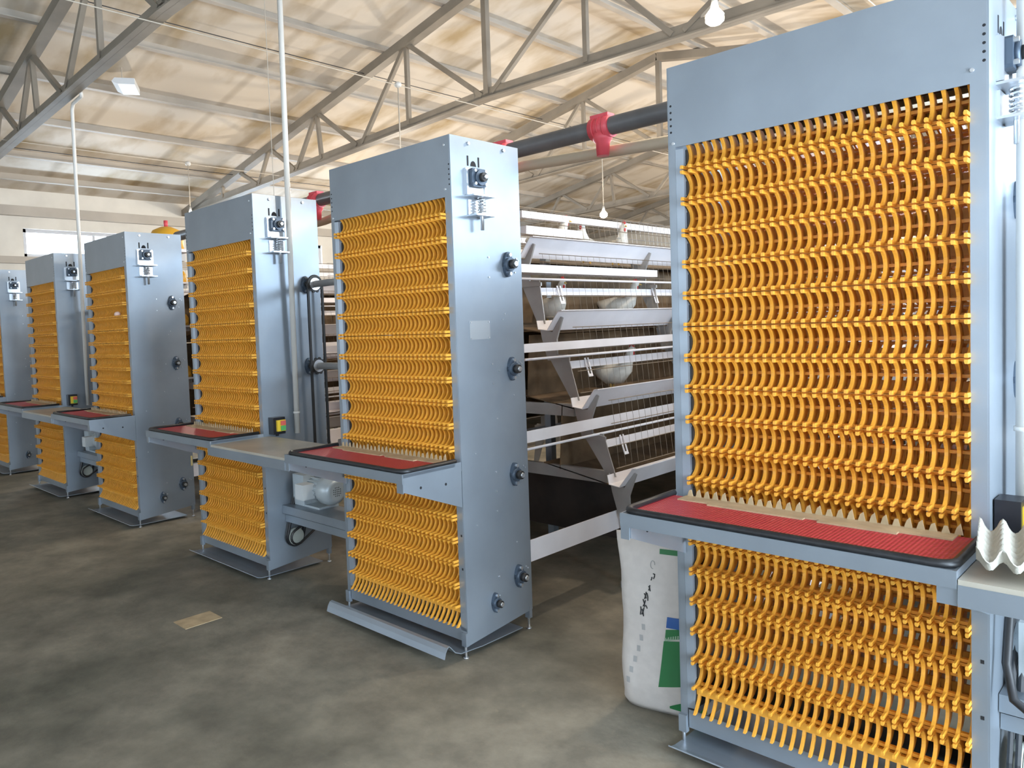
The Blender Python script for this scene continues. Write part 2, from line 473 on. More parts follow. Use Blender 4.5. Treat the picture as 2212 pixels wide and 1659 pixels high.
def tensioner(parent, x):
    def plate(m):
        m.box(.0, .010, .083, .207, 2.05, 2.166)
        m.box(.010, .016, .083, .093, 2.05, 2.16); m.box(.010, .016, .197, .207, 2.05, 2.16)
        m.box(0, .060, .078, .218, 2.040, 2.047); return m
    o = part('chain_tensioner', cached('tensioner_plate', 'zinc', plate), parent, (x, 0, 0))
    part('slot', cached('tens_slot', 'hole', lambda m: m.box(.0, .0012, .103, .112, 2.178, 2.222).box(.0, .0012, .172, .181, 2.178, 2.222)
         .prism([(.142 + .018 * math.cos(t), 2.178 + .024 * math.sin(t)) for t in [PI * i / 10 for i in range(11)]], 'x', 0, .0012)), o)
    def blk(m):
        pts = [(.100, 2.092), (.108, 2.084), (.182, 2.084), (.190, 2.092), (.190, 2.156), (.182, 2.164), (.108, 2.164), (.100, 2.156)]
        m.prism(pts, 'x', .010, .032); return m.cyl((.03, .15, 2.124), 'x', .034, .014, 22)
    part('bearing_block', cached('tens_block', 'castblue', blk), o)
    part('bearing_hub', cached('tens_hub', 'dark', lambda m: m.cyl((.04, .15, 2.124), 'x', .020, .022, 18)), o)
    part('shaft_end', cached('tens_shaft', 'zinc', lambda m: m.cyl((.058, .15, 2.124), 'x', .009, .014, 12)), o)
    for (yy, zz) in ((.112, 2.152), (.178, 2.152), (.112, 2.096), (.178, 2.096)):
        part('bolt', cached('tens_bolt', 'zinc', lambda m: m.cyl((0, 0, 0), 'x', .007, .012, 6)), o, (.032, yy, zz))
    part('lower_bracket', cached('tens_bracket', 'zinc', lambda m: m.box(0, .006, .098, .200, 1.962, 2.03).box(0, .062, .090, .215, 1.955, 1.962)), o)
    def spring(m):
        pts = [(.034 + .016 * math.cos(t), .152 + .016 * math.sin(t), 1.963 + (2.040 - 1.963) * t / (2 * PI * 6)) for t in [2 * PI * 6 * i / 96 for i in range(97)]]
        return m.tube(pts, .0036, 6)
    part('spring', cached('tens_spring', 'zinc', spring), o)
    part('threaded_rod', cached('tens_rod', 'zinc', lambda m: m.cyl((.034, .152, 1.895), 'z', .0085, .15, 12)), o)
    return o

def packing_table(t):
    def tray(m):
        m.box(0.0, W, -.340, -.040, TT - .020, TT - .006)
        m.box(0.0, W, -.345, -.338, TT - .045, TT - .004)      # front apron strip
        m.box(0.0, .006, -.340, -.002, TT - .045, TT - .004); m.box(W - .006, W, -.340, -.002, TT - .045, TT - .004)
        return m
    o = part('packing_table', cached('table_tray', 'galv', tray), t)
    part('red_mat', cached('red_mat', 'mat', lambda m: m.box(.018, W - .018, -.325, -.045, TT - .006, TT - .001)), o)
    def rim(m):
        r = .011; z = TT + .003
        pts = [(.009, -.03, z), (.009, -.29, z)]
        for i in range(7):
            a = PI + (PI / 2) * i / 6
            pts.append((.049 + .040 * math.cos(a), -.292 + .040 * math.sin(a) , z))
        for i in range(7):
            a = 1.5 * PI + (PI / 2) * i / 6
            pts.append((W - .049 + .040 * math.cos(a), -.292 + .040 * math.sin(a), z))
        pts += [(W - .009, -.29, z), (W - .009, -.03, z)]
        return m.tube(pts, r, 10)
    part('rubber_rim', cached('rubber_rim', 'rubber', rim), o)
    def strip(m):
        x = .07
        rr = random.Random(3)
        m.box(.06, W - .06, -.100, -.038, TT - .001, TT + .003)
        m.box(.17, .46, -.118, -.10, TT - .001, TT + .003); m.box(.50, .70, -.122, -.10, TT - .001, TT + .0035)
        for i in range(NH - 1):
            x = HX0 + (i + .5) * HP
            m.prism([(x - .010, TT + .003), (x + .010, TT + .003), (x + .004, TT + .022 + rr.random() * .012), (x - .004, TT + .022)], 'y', -.046, -.043)
        return m
    part('card_strip', cached('card_strip', 'paper', strip), o)
    for side in (0, 1):
        def br(m, side=side):
            xa = .030 if side == 0 else W - .004
            m.prism([(-.338, TT - .045), (-.338, TT - .080), (-.004, TT - .205), (-.004, TT - .045)], 'x', xa, xa + .004)
            if side == 0: m.box(.0, .030, -.342, -.338, TT - .085, TT - .045)
            else: m.box(W - .040, W, -.342, -.338, TT - .085, TT - .045)
            return m
        b_ = part('bracket', cached('bracket%d' % side, 'galv', br), o)
        for (yy, zz) in ((-.245, TT - .075), (-.10, TT - .085)):
            part('bolt_hole', cached('bracket_hole', 'hole', lambda m: m.cyl((0, 0, 0), 'x', .006, .0012, 10)), o if False else b_, ((.034 if side == 0 else W), yy, zz))
    return o

def make_elevator(x, label, drive, lip=False, tray=True):
    t = thing('egg_elevator', label, 'egg elevator', (x, 0, 0), 'galvanised egg elevators in a row')
    part('side_panel', cached('side_panel_l', 'galv', panel(0, .004)), t)
    part('side_panel', cached('side_panel_r', 'galv', panel(W - .004, W)), t)
    # front: top panel, posts, bottom beam
    o = part('top_panel', cached('top_panel', 'galv', lambda m: m.box(.004, W - .004, -.001, .003, 2.037, H).box(.004, W - .004, .003, D - .004, H - .006, H - .002)), t)
    for i in range(5):
        for xx in (.012, W - .010):
            part('rivet_hole', cached('rivet_hole', 'hole', lambda m: m.cyl((0, -.0012, 0), 'y', .004, .0014, 8)), o, (xx, 0, 2.088 + i * .0215))
    for (xx, zz) in ((W - .035, 2.07), (W - .035, 2.26), (.02, 2.05)):
        part('screw', cached('panel_screw', 'zinc', lambda m: m.cyl((0, -.005, 0), 'y', .005, .005, 8)), o, (xx, 0, zz))
    def lpost(m):
        m.box(.004, .026, -.001, .003, .075, 2.037)
        m.strip([(.026, .001), (.050, .007), (.050, .03)], .003, 'z', .14, 2.03)
        return m
    part('front_post', cached('front_post_l', 'galv', lpost), t)
    def rpost(m): return m.box(W - .040, W - .004, -.001, .003, .12, 2.037).box(W - .040, W - .036, .003, .03, .12, 2.037)
    o = part('front_post', cached('front_post_r', 'galv', rpost), t)
    for zz in (.55, .40):
        part('bolt_hole', cached('post_hole', 'hole', lambda m: m.box(-.004, .004, -.0018, -.0008, -.005, .005)), o, (W - .016, 0, zz))
    part('rear_post', cached('rear_post', 'galv', lambda m: m.box(.004, .04, D - .004, D, .1, H)), t)
    part('rear_post', cached('rear_post_r', 'galv', lambda m: m.box(W - .04, W - .004, D - .004, D, .1, H)), t)
    part('bottom_beam', cached('bottom_beam', 'galv', lambda m: m.box(.030, W - .004, -.001, .003, .072, .135).box(.030, W - .004, .003, .05, .072, .076)), t)
    part('rear_panel', cached('rear_panel', 'galv', lambda m: m.box(.04, W - .04, D - .004, D, 2.12, H)), t)
    # chain guide with link plates, seen between the post and the first hooks
    def guide(m):
        m.box(.051, .054, .050, .095, .14, 2.05)
        for k in range(-1, 18):
            z = 1.955 - k * PITCH - .053
            m.box(.050, .058, .018, .046, z - .022, z + .022)
        return m
    g = part('chain_guide', cached('chain_guide', 'dark', guide), t)
    def plates(m):
        for k in range(-1, 18):
            z = 1.955 - k * PITCH - .053
            m.box(.0475, .050, .014, .040, z - .022, z + .022)
        return m
    part('link_plate', cached('link_plate', 'galv', plates), g)
    part('chain_guide', cached('chain_guide_r', 'dark', lambda m: m.box(W - .036, W - .010, .05, .054, .14, 2.05)), t)
    # belt of hooks
    for k in range(-1, 17):
        part('hook_row', ROW if k >= 0 else ROW_TOP, t, (0, 0, 1.955 - k * PITCH))
    part('finger_row', FING, t, (0, 0, .221))
    part('return_belt', RET, t)
    for z in (.19, 2.12):
        part('roller', cached('roller', 'dark', lambda m: m.cyl((.004, 0, 0), 'x', .045, W - .008, 14)), t, (0, .18, z))
    packing_table(t)
    # feet
    for (fx, fy) in ((.012, .002), (W - .012, .002), (.012, D - .01), (W - .012, D - .01)):
        f = part('levelling_foot', cached('foot_bracket', 'galv', lambda m: m.box(-.014, .014, -.016, .004, .055, .115)), t, (fx, fy, 0))
        part('foot_bolt', cached('foot_bolt', 'zinc', lambda m: m.cyl((0, -.006, 0), 'z', .006, .10, 8).cyl((0, -.006, 0), 'z', .013, .006, 10)), f)
    if tray:
        def tr(m):
            if low: return m.strip([(-.10, .040), (-.085, .030), (-.06, .024), (.0, .020), (.38, .018)], .004, 'x', .006, W - .006)
            pr = [(-.142, .040), (-.134, .066), (-.122, .084), (-.110, .088), (-.096, .074), (-.075, .050), (-.04, .034), (.10, .024), (.38, .022)]
            return m.strip(pr, .004, 'x', .006, W - .006)
        low = not lip
        part('spill_tray', cached('spill_tray%d' % low, 'galv', tr), t)
    tensioner(t, W)
    for yy in (.112, .345):
        part('cap_bolt', cached('cap_bolt', 'zinc', lambda m: m.cyl((0, 0, 0), 'x', .008, .008, 8)), t, (W, yy, 2.275))
    if not drive:
        for (yy, zz, s) in ((.343, 1.752, 1.0), (.350, 1.268, .95), (.345, .772, .95), (.352, .284, .95), (.183, .203, .8)):
            bearing(t, W, yy, zz, s)
        def rivs(m):
            rr = random.Random(5)
            for zz in (1.752, 1.268, .772, .284):
                for (dy, dz) in ((-.13, .03), (-.13, -.06), (.062, .03), (.075, .02), (.05, -.035)):
                    m.cyl((W, .35 + dy, zz + dz), 'x', .004, .004, 6)
            for i in range(9): m.cyl((W, .08 + rr.random() * .3, .3 + rr.random() * 1.3), 'x', .0035, .003, 6)
            return m
        part('panel_screws', cached('panel_screws', 'zinc', rivs), t)
    else:
        for zz in (1.77, 1.264):
            bearing(t, W, .335, zz, .9)
    return t

TA = make_elevator(XA, 'nearest egg elevator at the right, largest orange hooks, egg tray beside it', True)
TB = make_elevator(XB, 'second egg elevator from the right, five bearings and a blank plate on its side', False, True)
TC = make_elevator(XC, 'third egg elevator from the right, with sprockets and long chains on its side', True)
TD = make_elevator(XD, 'fourth egg elevator from the right, with a pale tag low on its side', False)
TE = make_elevator(XE, 'fifth egg elevator from the right, behind the one with the pale tag', True)
TF = make_elevator(XF, 'farthest egg elevator, cut off by the left edge of the photo', False)
pl = MB().box(0, .0015, .082, .214, 1.413, 1.497).build('name_plate', mat('dull_plate', (.36, .38, .40), .5, .5), TB, (W, 0, 0), 'blank grey metal plate')
for (yy, zz) in ((.09, 1.49), (.206, 1.49), (.09, 1.42), (.206, 1.42)):
    part('plate_rivet', cached('plate_rivet', 'zinc', lambda m: m.cyl((0, 0, 0), 'x', .004, .003, 8)), pl, (.0015, yy, zz))
MB().box(0, .0015, .43, .445, .42, .50).build('paper_tag', mat('pale_tag', (0.62, 0.50, 0.22), .8), TD, (W, 0, 0), 'pale yellow tag')

# drive parts on towers C and E (chains, sprockets, shafts)
def drive_parts(t, gap):
    for zz in (1.77, 1.264):
        def spk(m):
            pts = []
            for i in range(40):
                a = 2 * PI * i / 40; r = .054 if i % 4 in (0, 1) else .047
                pts.append((r * math.cos(a), r * math.sin(a)))
            return m.prism(pts, 'x', -.005, .005)
        s_ = part('sprocket', cached('sprocket', 'dark', spk), t, (W + .055, .372, zz))
        part('sprocket_face', cached('sprocket_face', 'zinc', lambda m: m.cyl((.004, 0, 0), 'x', .038, .006, 24)), s_)
        MB().cyl((W + .005, .372, zz), 'x', .021, gap - .01, 16).build('drive_shaft', 'cage_steel', t)
    def ch(m):
        for (yy, z0, z1) in ((.322, .70, 1.77), (.425, .70, 1.77)):
            m.box(W + .049, W + .061, yy - .007, yy + .007, z0, z1)
        pts = [(W + .055, .3735 + .0515 * math.cos(a), 1.77 + .0515 * math.sin(a)) for a in [PI * i / 12 for i in range(13)]]
        m.tube(pts, .007, 6)
        pts = [(W + .055, .3735 + .0515 * math.cos(a), .70 - .0515 * math.sin(a)) for a in [PI * i / 12 for i in range(13)]]
        return m.tube(pts, .007, 6)
    part('drive_chain', cached('drive_chain', 'dark', ch), t)
drive_parts(TC, XB - XC - W); drive_parts(TE, XD - XE - W)

# ------------------------------------------------------------------ counters, motors, boxes, conduits per pair
def counter(x0, x1, label):
    t = thing('side_counter', label, 'counter', (x0, 0, 0), 'counters between egg elevators')
    L = x1 - x0; z = .862
    MB().box(.002, L - .002, -.343, .04, z - .012, z).build('counter_top', 'counter', t)
    MB().box(.002, L - .002, -.345, -.341, z - .062, z - .012).build('apron', 'galv', t)
    MB().box(.002, L - .002, -.05, -.03, z - .06, z - .012).build('support_rail', 'galv', t)
    return t
counter(XC + W, XB, 'tan counter bridging the second and third elevators from the right, above a pale motor')
counter(XE + W, XD, 'tan counter far left between the fourth and fifth elevators from the right')
counter(XA + W, XA + W + .772, 'counter at the right edge carrying the pulp egg tray')

def motor_set(x0, gap, label, blabel):
    t = thing('drive_beam', blabel, 'beam', (x0, 0, 0), 'channel beams under the counters')
    MB().strip([(.10, .385), (.10, .43), (.30, .43), (.30, .385)], .006, 'x', .002, gap - .002).build('channel', 'galv', t)
    MB().strip([(.12, .33), (.12, .37), (.28, .37)], .006, 'x', .002, gap - .002).build('lower_channel', 'galv', t)
    m = thing('gear_motor', label, 'motor', (x0, .235, .535), 'gear motors under the counters')
    g = MB(); g.box(.035, .15, -.075, .075, -.10, .085); g.cyl((.02, 0, 0), 'x', .06, .15, 20); g.box(.05, .30, -.07, .07, -.102, -.09)
    g.build('gearbox', 'motor', m)
    b = MB(); b.cyl((.15, 0, .005), 'x', .062, .13, 24)
    for i in range(16):
        a = 2 * PI * i / 16
        y, z = math.cos(a), math.sin(a)
        b.tube([(.16, y * .066, z * .066 + .005), (.27, y * .066, z * .066 + .005)], .006, 4)
    b.build('motor_body', 'motor', m)
    f = MB(); f.tube([(.27, 0, .005), (.285, 0, .005), (.345, 0, .005), (.375, 0, .005), (.385, 0, .005)], .08, 28, True, [.070, .085, .085, .072, .05])
    fc = f.build('fan_cover', 'motor', m)
    h = MB()
    for i in range(-3, 4):
        for j in range(-3, 4):
            if i * i + j * j < 8: h.cyl((.384, i * .012, .005 + j * .012), 'x', .003, .002, 6)
    h.build('vent_hole', 'hole', fc)
    MB().box(.15, .235, -.135, -.055, -.045, .045).build('terminal_box', mat('pale_grey_box', (.66, .68, .68), .45), m)
    MB().cyl((.018, 0, 0), 'x', .055, .02, 24).build('motor_pulley', 'dark', m)
    # belt drive below
    p = MB().cyl((.020, -.075, -.300), 'x', .052, .03, 28).build('belt_pulley', mat('pale_pulley', (.50, .52, .46), .5, .3), m)
    MB().cyl((.05, .09, -.215), 'x', .032, .025, 20).build('idler_sprocket', 'cage_steel', m)
    for i, xx in enumerate((.024, .042)):
        bl = MB(); r0, r1 = .052, .055
        c0, c1 = Vector((0, 0)), Vector((-.075, -.300))
        d = (c1 - c0).normalized(); n = Vector((-d.y, d.x))
        pts = []
        for s_ in range(13):
            a = PI * s_ / 12; v = n * math.cos(a) - d * math.sin(a); pts.append((xx, c0.x + v.x * r0, c0.y + v.y * r0))
        for s_ in range(13):
            a = PI * s_ / 12; v = -n * math.cos(a) + d * math.sin(a); pts.append((xx, c1.x + v.x * r1, c1.y + v.y * r1))
        pts.append(pts[0])
        bl.tube(pts, .0075, 6, False).build('drive_belt', 'rubber', m)
    c0, c1 = Vector((-.075, -.300)), Vector((.09, -.215)); d = (c1 - c0).normalized(); n = Vector((-d.y, d.x)); pts = []
    for s_ in range(9):
        a = PI * s_ / 8; v = n * math.cos(a) - d * math.sin(a); pts.append((.062, c0.x + v.x * .045, c0.y + v.y * .045))
    for s_ in range(9):
        a = PI * s_ / 8; v = -n * math.cos(a) + d * math.sin(a); pts.append((.062, c1.x + v.x * .035, c1.y + v.y * .035))
    pts.append(pts[0])
    MB().tube(pts, .007, 6, False).build('roller_chain', 'dark', m)
    return m
motor_set(XC + W, XB - XC - W, 'pale gear motor with round fan cover under the counter between second and third elevators', 'steel channel beam carrying the pale motor beside the second elevator from the right')
motor_set(XE + W, XD - XE - W, 'blurred gear motor under the far left counter', 'steel channel beam under the far left counter')
motor_set(XA + W, .77, 'pale gear motor half out of the frame at the lower right edge', 'pale steel beam at the lower right edge beside a black hose')

def switch_box(x, label):
    t = thing('switch_box', label, 'switch', (x, .072, .925), 'switch boxes on the elevator sides')
    MB().box(.004, .060, -.040, .040, -.050, .050).build('housing', 'black_box', t)
    MB().box(.060, .076, -.022, .034, -.032, .034).build('face_plate', 'yellow_face', t)
    MB().box(.076, .084, -.002, .030, .004, .030).build('stop_button', 'red_button', t)
    MB().box(.076, .082, -.002, .030, -.028, .0).build('start_button', 'green_button', t)
    MB().cyl((.03, 0, -.063), 'z', .010, .016, 10).build('cable_gland', 'black_box', t)
    return t
switch_box(XC + W, 'black switch box with red and green buttons on the side of the chain-driven elevator')
switch_box(XA + W, 'large black switch box with yellow face just behind the egg tray')
switch_box(XE + W, 'small dark switch box on the elevator behind the far left red table')

def conduit(name, pts, r, label, cat='pipe'):
    t = thing(name, label, cat, pts[-1], 'white conduit pipes')
    o = pts[-1]
    loc = [tuple(p[i] - o[i] for i in range(3)) for p in pts]
    MB().tube(loc, r, 12).build('pipe', 'conduit', t)
    return t
cA = conduit('conduit_pipe', [(XA + W + .055, .165, top_chord(2.84)), (XA + W + .050, .165, .94)], .023, 'thick white conduit pipe down the right edge beside the nearest elevator')
MB().cyl((0, 0, .20), 'z', .027, .012, 12).build('coupling', 'conduit', cA)
cC = conduit('conduit_pipe', [(XC + W + .088, .2, bottom_chord(-.7) - .03), (XC + W + .028, .215, .862)], .0165, 'long white conduit pipe from the roof down the third elevator from the right')
MB().cyl((.001, 0, .12), 'z', .020, .012, 12).build('coupling', 'conduit', cC)
cE = conduit('conduit_pipe', [(-3.90, .17, bottom_chord(-3.9) - .04), (-3.92, .18, bottom_chord(-3.9) - .075), (-4.20, .2, bottom_chord(-4.2) - .06), (-4.235, .2, bottom_chord(-4.2) - .11), (-4.262, .2, 2.5), (-4.335, .21, .862)], .0165,
             'bent white conduit pipe hanging from the nearest truss toward the far left tables')
tag(MB().tube([(XA + W + .03, .06, .86), (XA + W + .035, .05, .70), (XA + W + .03, .03, .55), (XA + W + .05, .0, .47), (XA + W + .12, -.02, .43), (XA + W + .30, -.03, .40)], .011, 10).build('hose', 'cable'),
    'black hose hanging below the counter at the lower right edge', 'hose')

# ------------------------------------------------------------------ pulp egg tray
def egg_tray():
    m = MB(); n, mm = 5, 6; p = .0485; q = 8
    nx, ny = n * q, mm * q
    def h(i, j):
        a = math.cos(2 * PI * i / q); b_ = math.cos(2 * PI * j / q)
        v = (a + b_) / 2
        v = max(-0.85, v)
        return .026 + .024 * v + (.010 if v > .45 else 0) * (v - .45) / .55
    vs = []; fs = []
    for j in range(ny + 1):
        for i in range(nx + 1): vs.append((i * p / q, j * p / q, h(i, j)))
    k0 = len(vs)
    for j in range(ny + 1):
        for i in range(nx + 1): vs.append((i * p / q, j * p / q, h(i, j) - .003))
    Wd = nx + 1
    for j in range(ny):
        for i in range(nx):
            a = j * Wd + i
            fs.append((a, a + 1, a + 1 + Wd, a + Wd)); a += k0; fs.append((a + Wd, a + 1 + Wd, a + 1, a))
    def edge(l):
        for a, b_ in zip(l, l[1:]): fs.append((a, b_, b_ + k0, a + k0))
    edge([i for i in range(Wd)]); edge([ny * Wd + i for i in range(Wd)]); edge([j * Wd for j in range(ny + 1)]); edge([j * Wd + nx for j in range(ny + 1)])
    m._add(vs, fs, True)
    return m
et = tag(egg_tray().build('egg_tray', 'pulp'), 'empty white pulp egg tray on the counter at the right edge', 'egg tray')
et.location = (2.826, -.352, .888); et.rotation_euler = (0, 0, math.radians(9.5))

# ------------------------------------------------------------------ a stray egg on the hooks
eg = MB(); eg.tube([(0, 0, -.030), (0, 0, -.026), (0, 0, -.016), (0, 0, 0), (0, 0, .014), (0, 0, .024), (0, 0, .0285)], .02, 16, True, [.003, .012, .0195, .022, .0185, .011, .003])
eg = tag(eg.build('egg', mat('pale_pink_shell', (.78, .55, .46), .5)), 'pale pink egg lying on the hooks of the fourth elevator from the right', 'egg')
eg.location = (EGGX, -.006, EGGZ); eg.rotation_euler = (0, math.radians(80), .2)

# ------------------------------------------------------------------ feed sack
def sack():
    t = thing('feed_sack', 'white feed sack with green and blue print standing behind the nearest red table', 'sack', (1.735, .19, 0), rz=0)
    m = MB(); nz, na = 22, 40
    prof = [(0, .150, .045), (.03, .165, .075), (.10, .160, .085), (.25, .152, .080), (.36, .146, .072), (.45, .152, .062), (.55, .160, .045), (.62, .163, .022), (.66, .163, .006)]
    def lerp(z):
        for a, b_ in zip(prof, prof[1:]):
            if a[0] <= z <= b_[0]:
                f = (z - a[0]) / (b_[0] - a[0]); return a[1] + f * (b_[1] - a[1]), a[2] + f * (b_[2] - a[2])
        return prof[-1][1:]
    def pt(a, z, off=0.0):
        rx, ry = lerp(z)
        c_, s_ = math.cos(a), math.sin(a)
        e = .45
        wob = 1 + .02 * math.sin(3 * a + z * 14) + .018 * math.sin(z * 26 + a)
        x = rx * (abs(c_) ** e) * (1 if c_ >= 0 else -1) * wob
        y = ry * (abs(s_) ** .8) * (1 if s_ >= 0 else -1) * wob
        y += -off if s_ < 0 else off
        return (x + .03 * (.3 - z), y + .02 * z, z)
    vs = []; fs = []
    for j in range(nz + 1):
        z = .66 * j / nz
        for i in range(na): vs.append(pt(2 * PI * i / na, z))
    for j in range(nz):
        for i in range(na): fs.append((j * na + i, j * na + (i + 1) % na, (j + 1) * na + (i + 1) % na, (j + 1) * na + i))
    fs.append(tuple(range(na - 1, -1, -1))); fs.append(tuple(nz * na + i for i in range(na)))
    m._add(vs, fs, True)
    body = m.build('sack_body', 'sack', t)
    # print: patches that follow the front face
    def front(xf, z):     # xf in -1..1 over the face width
        rx, ry = lerp(z); c_ = abs(xf) ** (1 / .45) if xf else 0
        a = math.acos(max(-1, min(1, c_ if xf >= 0 else -c_)))
        x, y, zz = pt(-a, z)
        return (x, y - .0015, zz)
    def patch(fn, matn, name, nu=14, nv=10):
        mm = MB(); vs = []; fs = []
        for j in range(nv + 1):
            for i in range(nu + 1):
                xf, z = fn(i / nu, j / nv); vs.append(front(xf, z))
        for j in range(nv):
            for i in range(nu):
                a = j * (nu + 1) + i; fs.append((a, a + 1, a + nu + 2, a + nu + 1))
        mm._add(vs, fs, True)
        return mm.build(name, matn, t)
    patch(lambda u, v: (.05 + u * .90, .596 + v * .018), 'green_print', 'green_stripe')
    patch(lambda u, v: (.22 + u * .74 + .03 * v, .338 + v * .040), 'blue_print', 'blue_band')
    patch(lambda u, v: (.18 + u * .78 + .03 * v, (.295 + .02 * u) + v * (.036)), 'green_print', 'green_band')
    patch(lambda u, v: (.17 + u * .79, .285 + .022 * math.sin(u * 2) + v * .014), 'pale_print', 'pale_band')
    patch(lambda u, v: (-.02 + .17 * v + u * (.98 - .17 * v), .115 + .03 * u + v * (.172 - .012 * u)), 'green_print', 'green_panel')
    patch(lambda u, v: (.20 + u * .76, .028 + .012 * (1 - u) + v * .055 * math.sin(.15 + u * 1.4)), 'green_print', 'green_oval')
    # handwriting: a slanting line of small ink strokes, a ring above it
    rr = random.Random(11)
    marks = [((-.42, .370), (-.40, .400)), ((-.38, .372), (-.32, .398)), ((-.34, .366), (-.37, .392)), ((-.34, .402), (-.28, .425)), ((-.30, .400), (-.34, .428)), ((-.24, .396), (-.28, .408)),
             ((-.30, .430), (-.26, .456)), ((-.26, .432), (-.31, .450)), ((-.22, .425), (-.24, .452)), ((-.20, .462), (-.17, .482)), ((-.16, .460), (-.20, .478)), ((-.14, .500), (-.12, .512)), ((-.08, .506), (-.05, .524)), ((-.04, .522), (-.09, .524))]
    for (a, b_) in marks:
        p0 = Vector(front(*a)); p1 = Vector(front(*b_)); mid = Vector(front((a[0] + b_[0]) / 2 + .01, (a[1] + b_[1]) / 2))
        MB().tube([p0, mid, p1], .0022, 5).build('ink_stroke', 'ink', t)
    ring = [front(-.10 + .05 * math.cos(q_), .556 + .014 * math.sin(q_)) for q_ in [2 * PI * i / 14 for i in range(12)]]
    MB().tube(ring, .0014, 5).build('ink_ring', 'ink_faint', t)
    for i in range(6):
        x0, z0 = -.40 - .075 * i, .315 - .042 * i
        patch(lambda u, v: (x0 + u * .09, z0 + v * .022), 'ink_faint', 'faint_stamp', 3, 2)
    t.rotation_euler = (0, 0, math.radians(14))
    return t
sack()

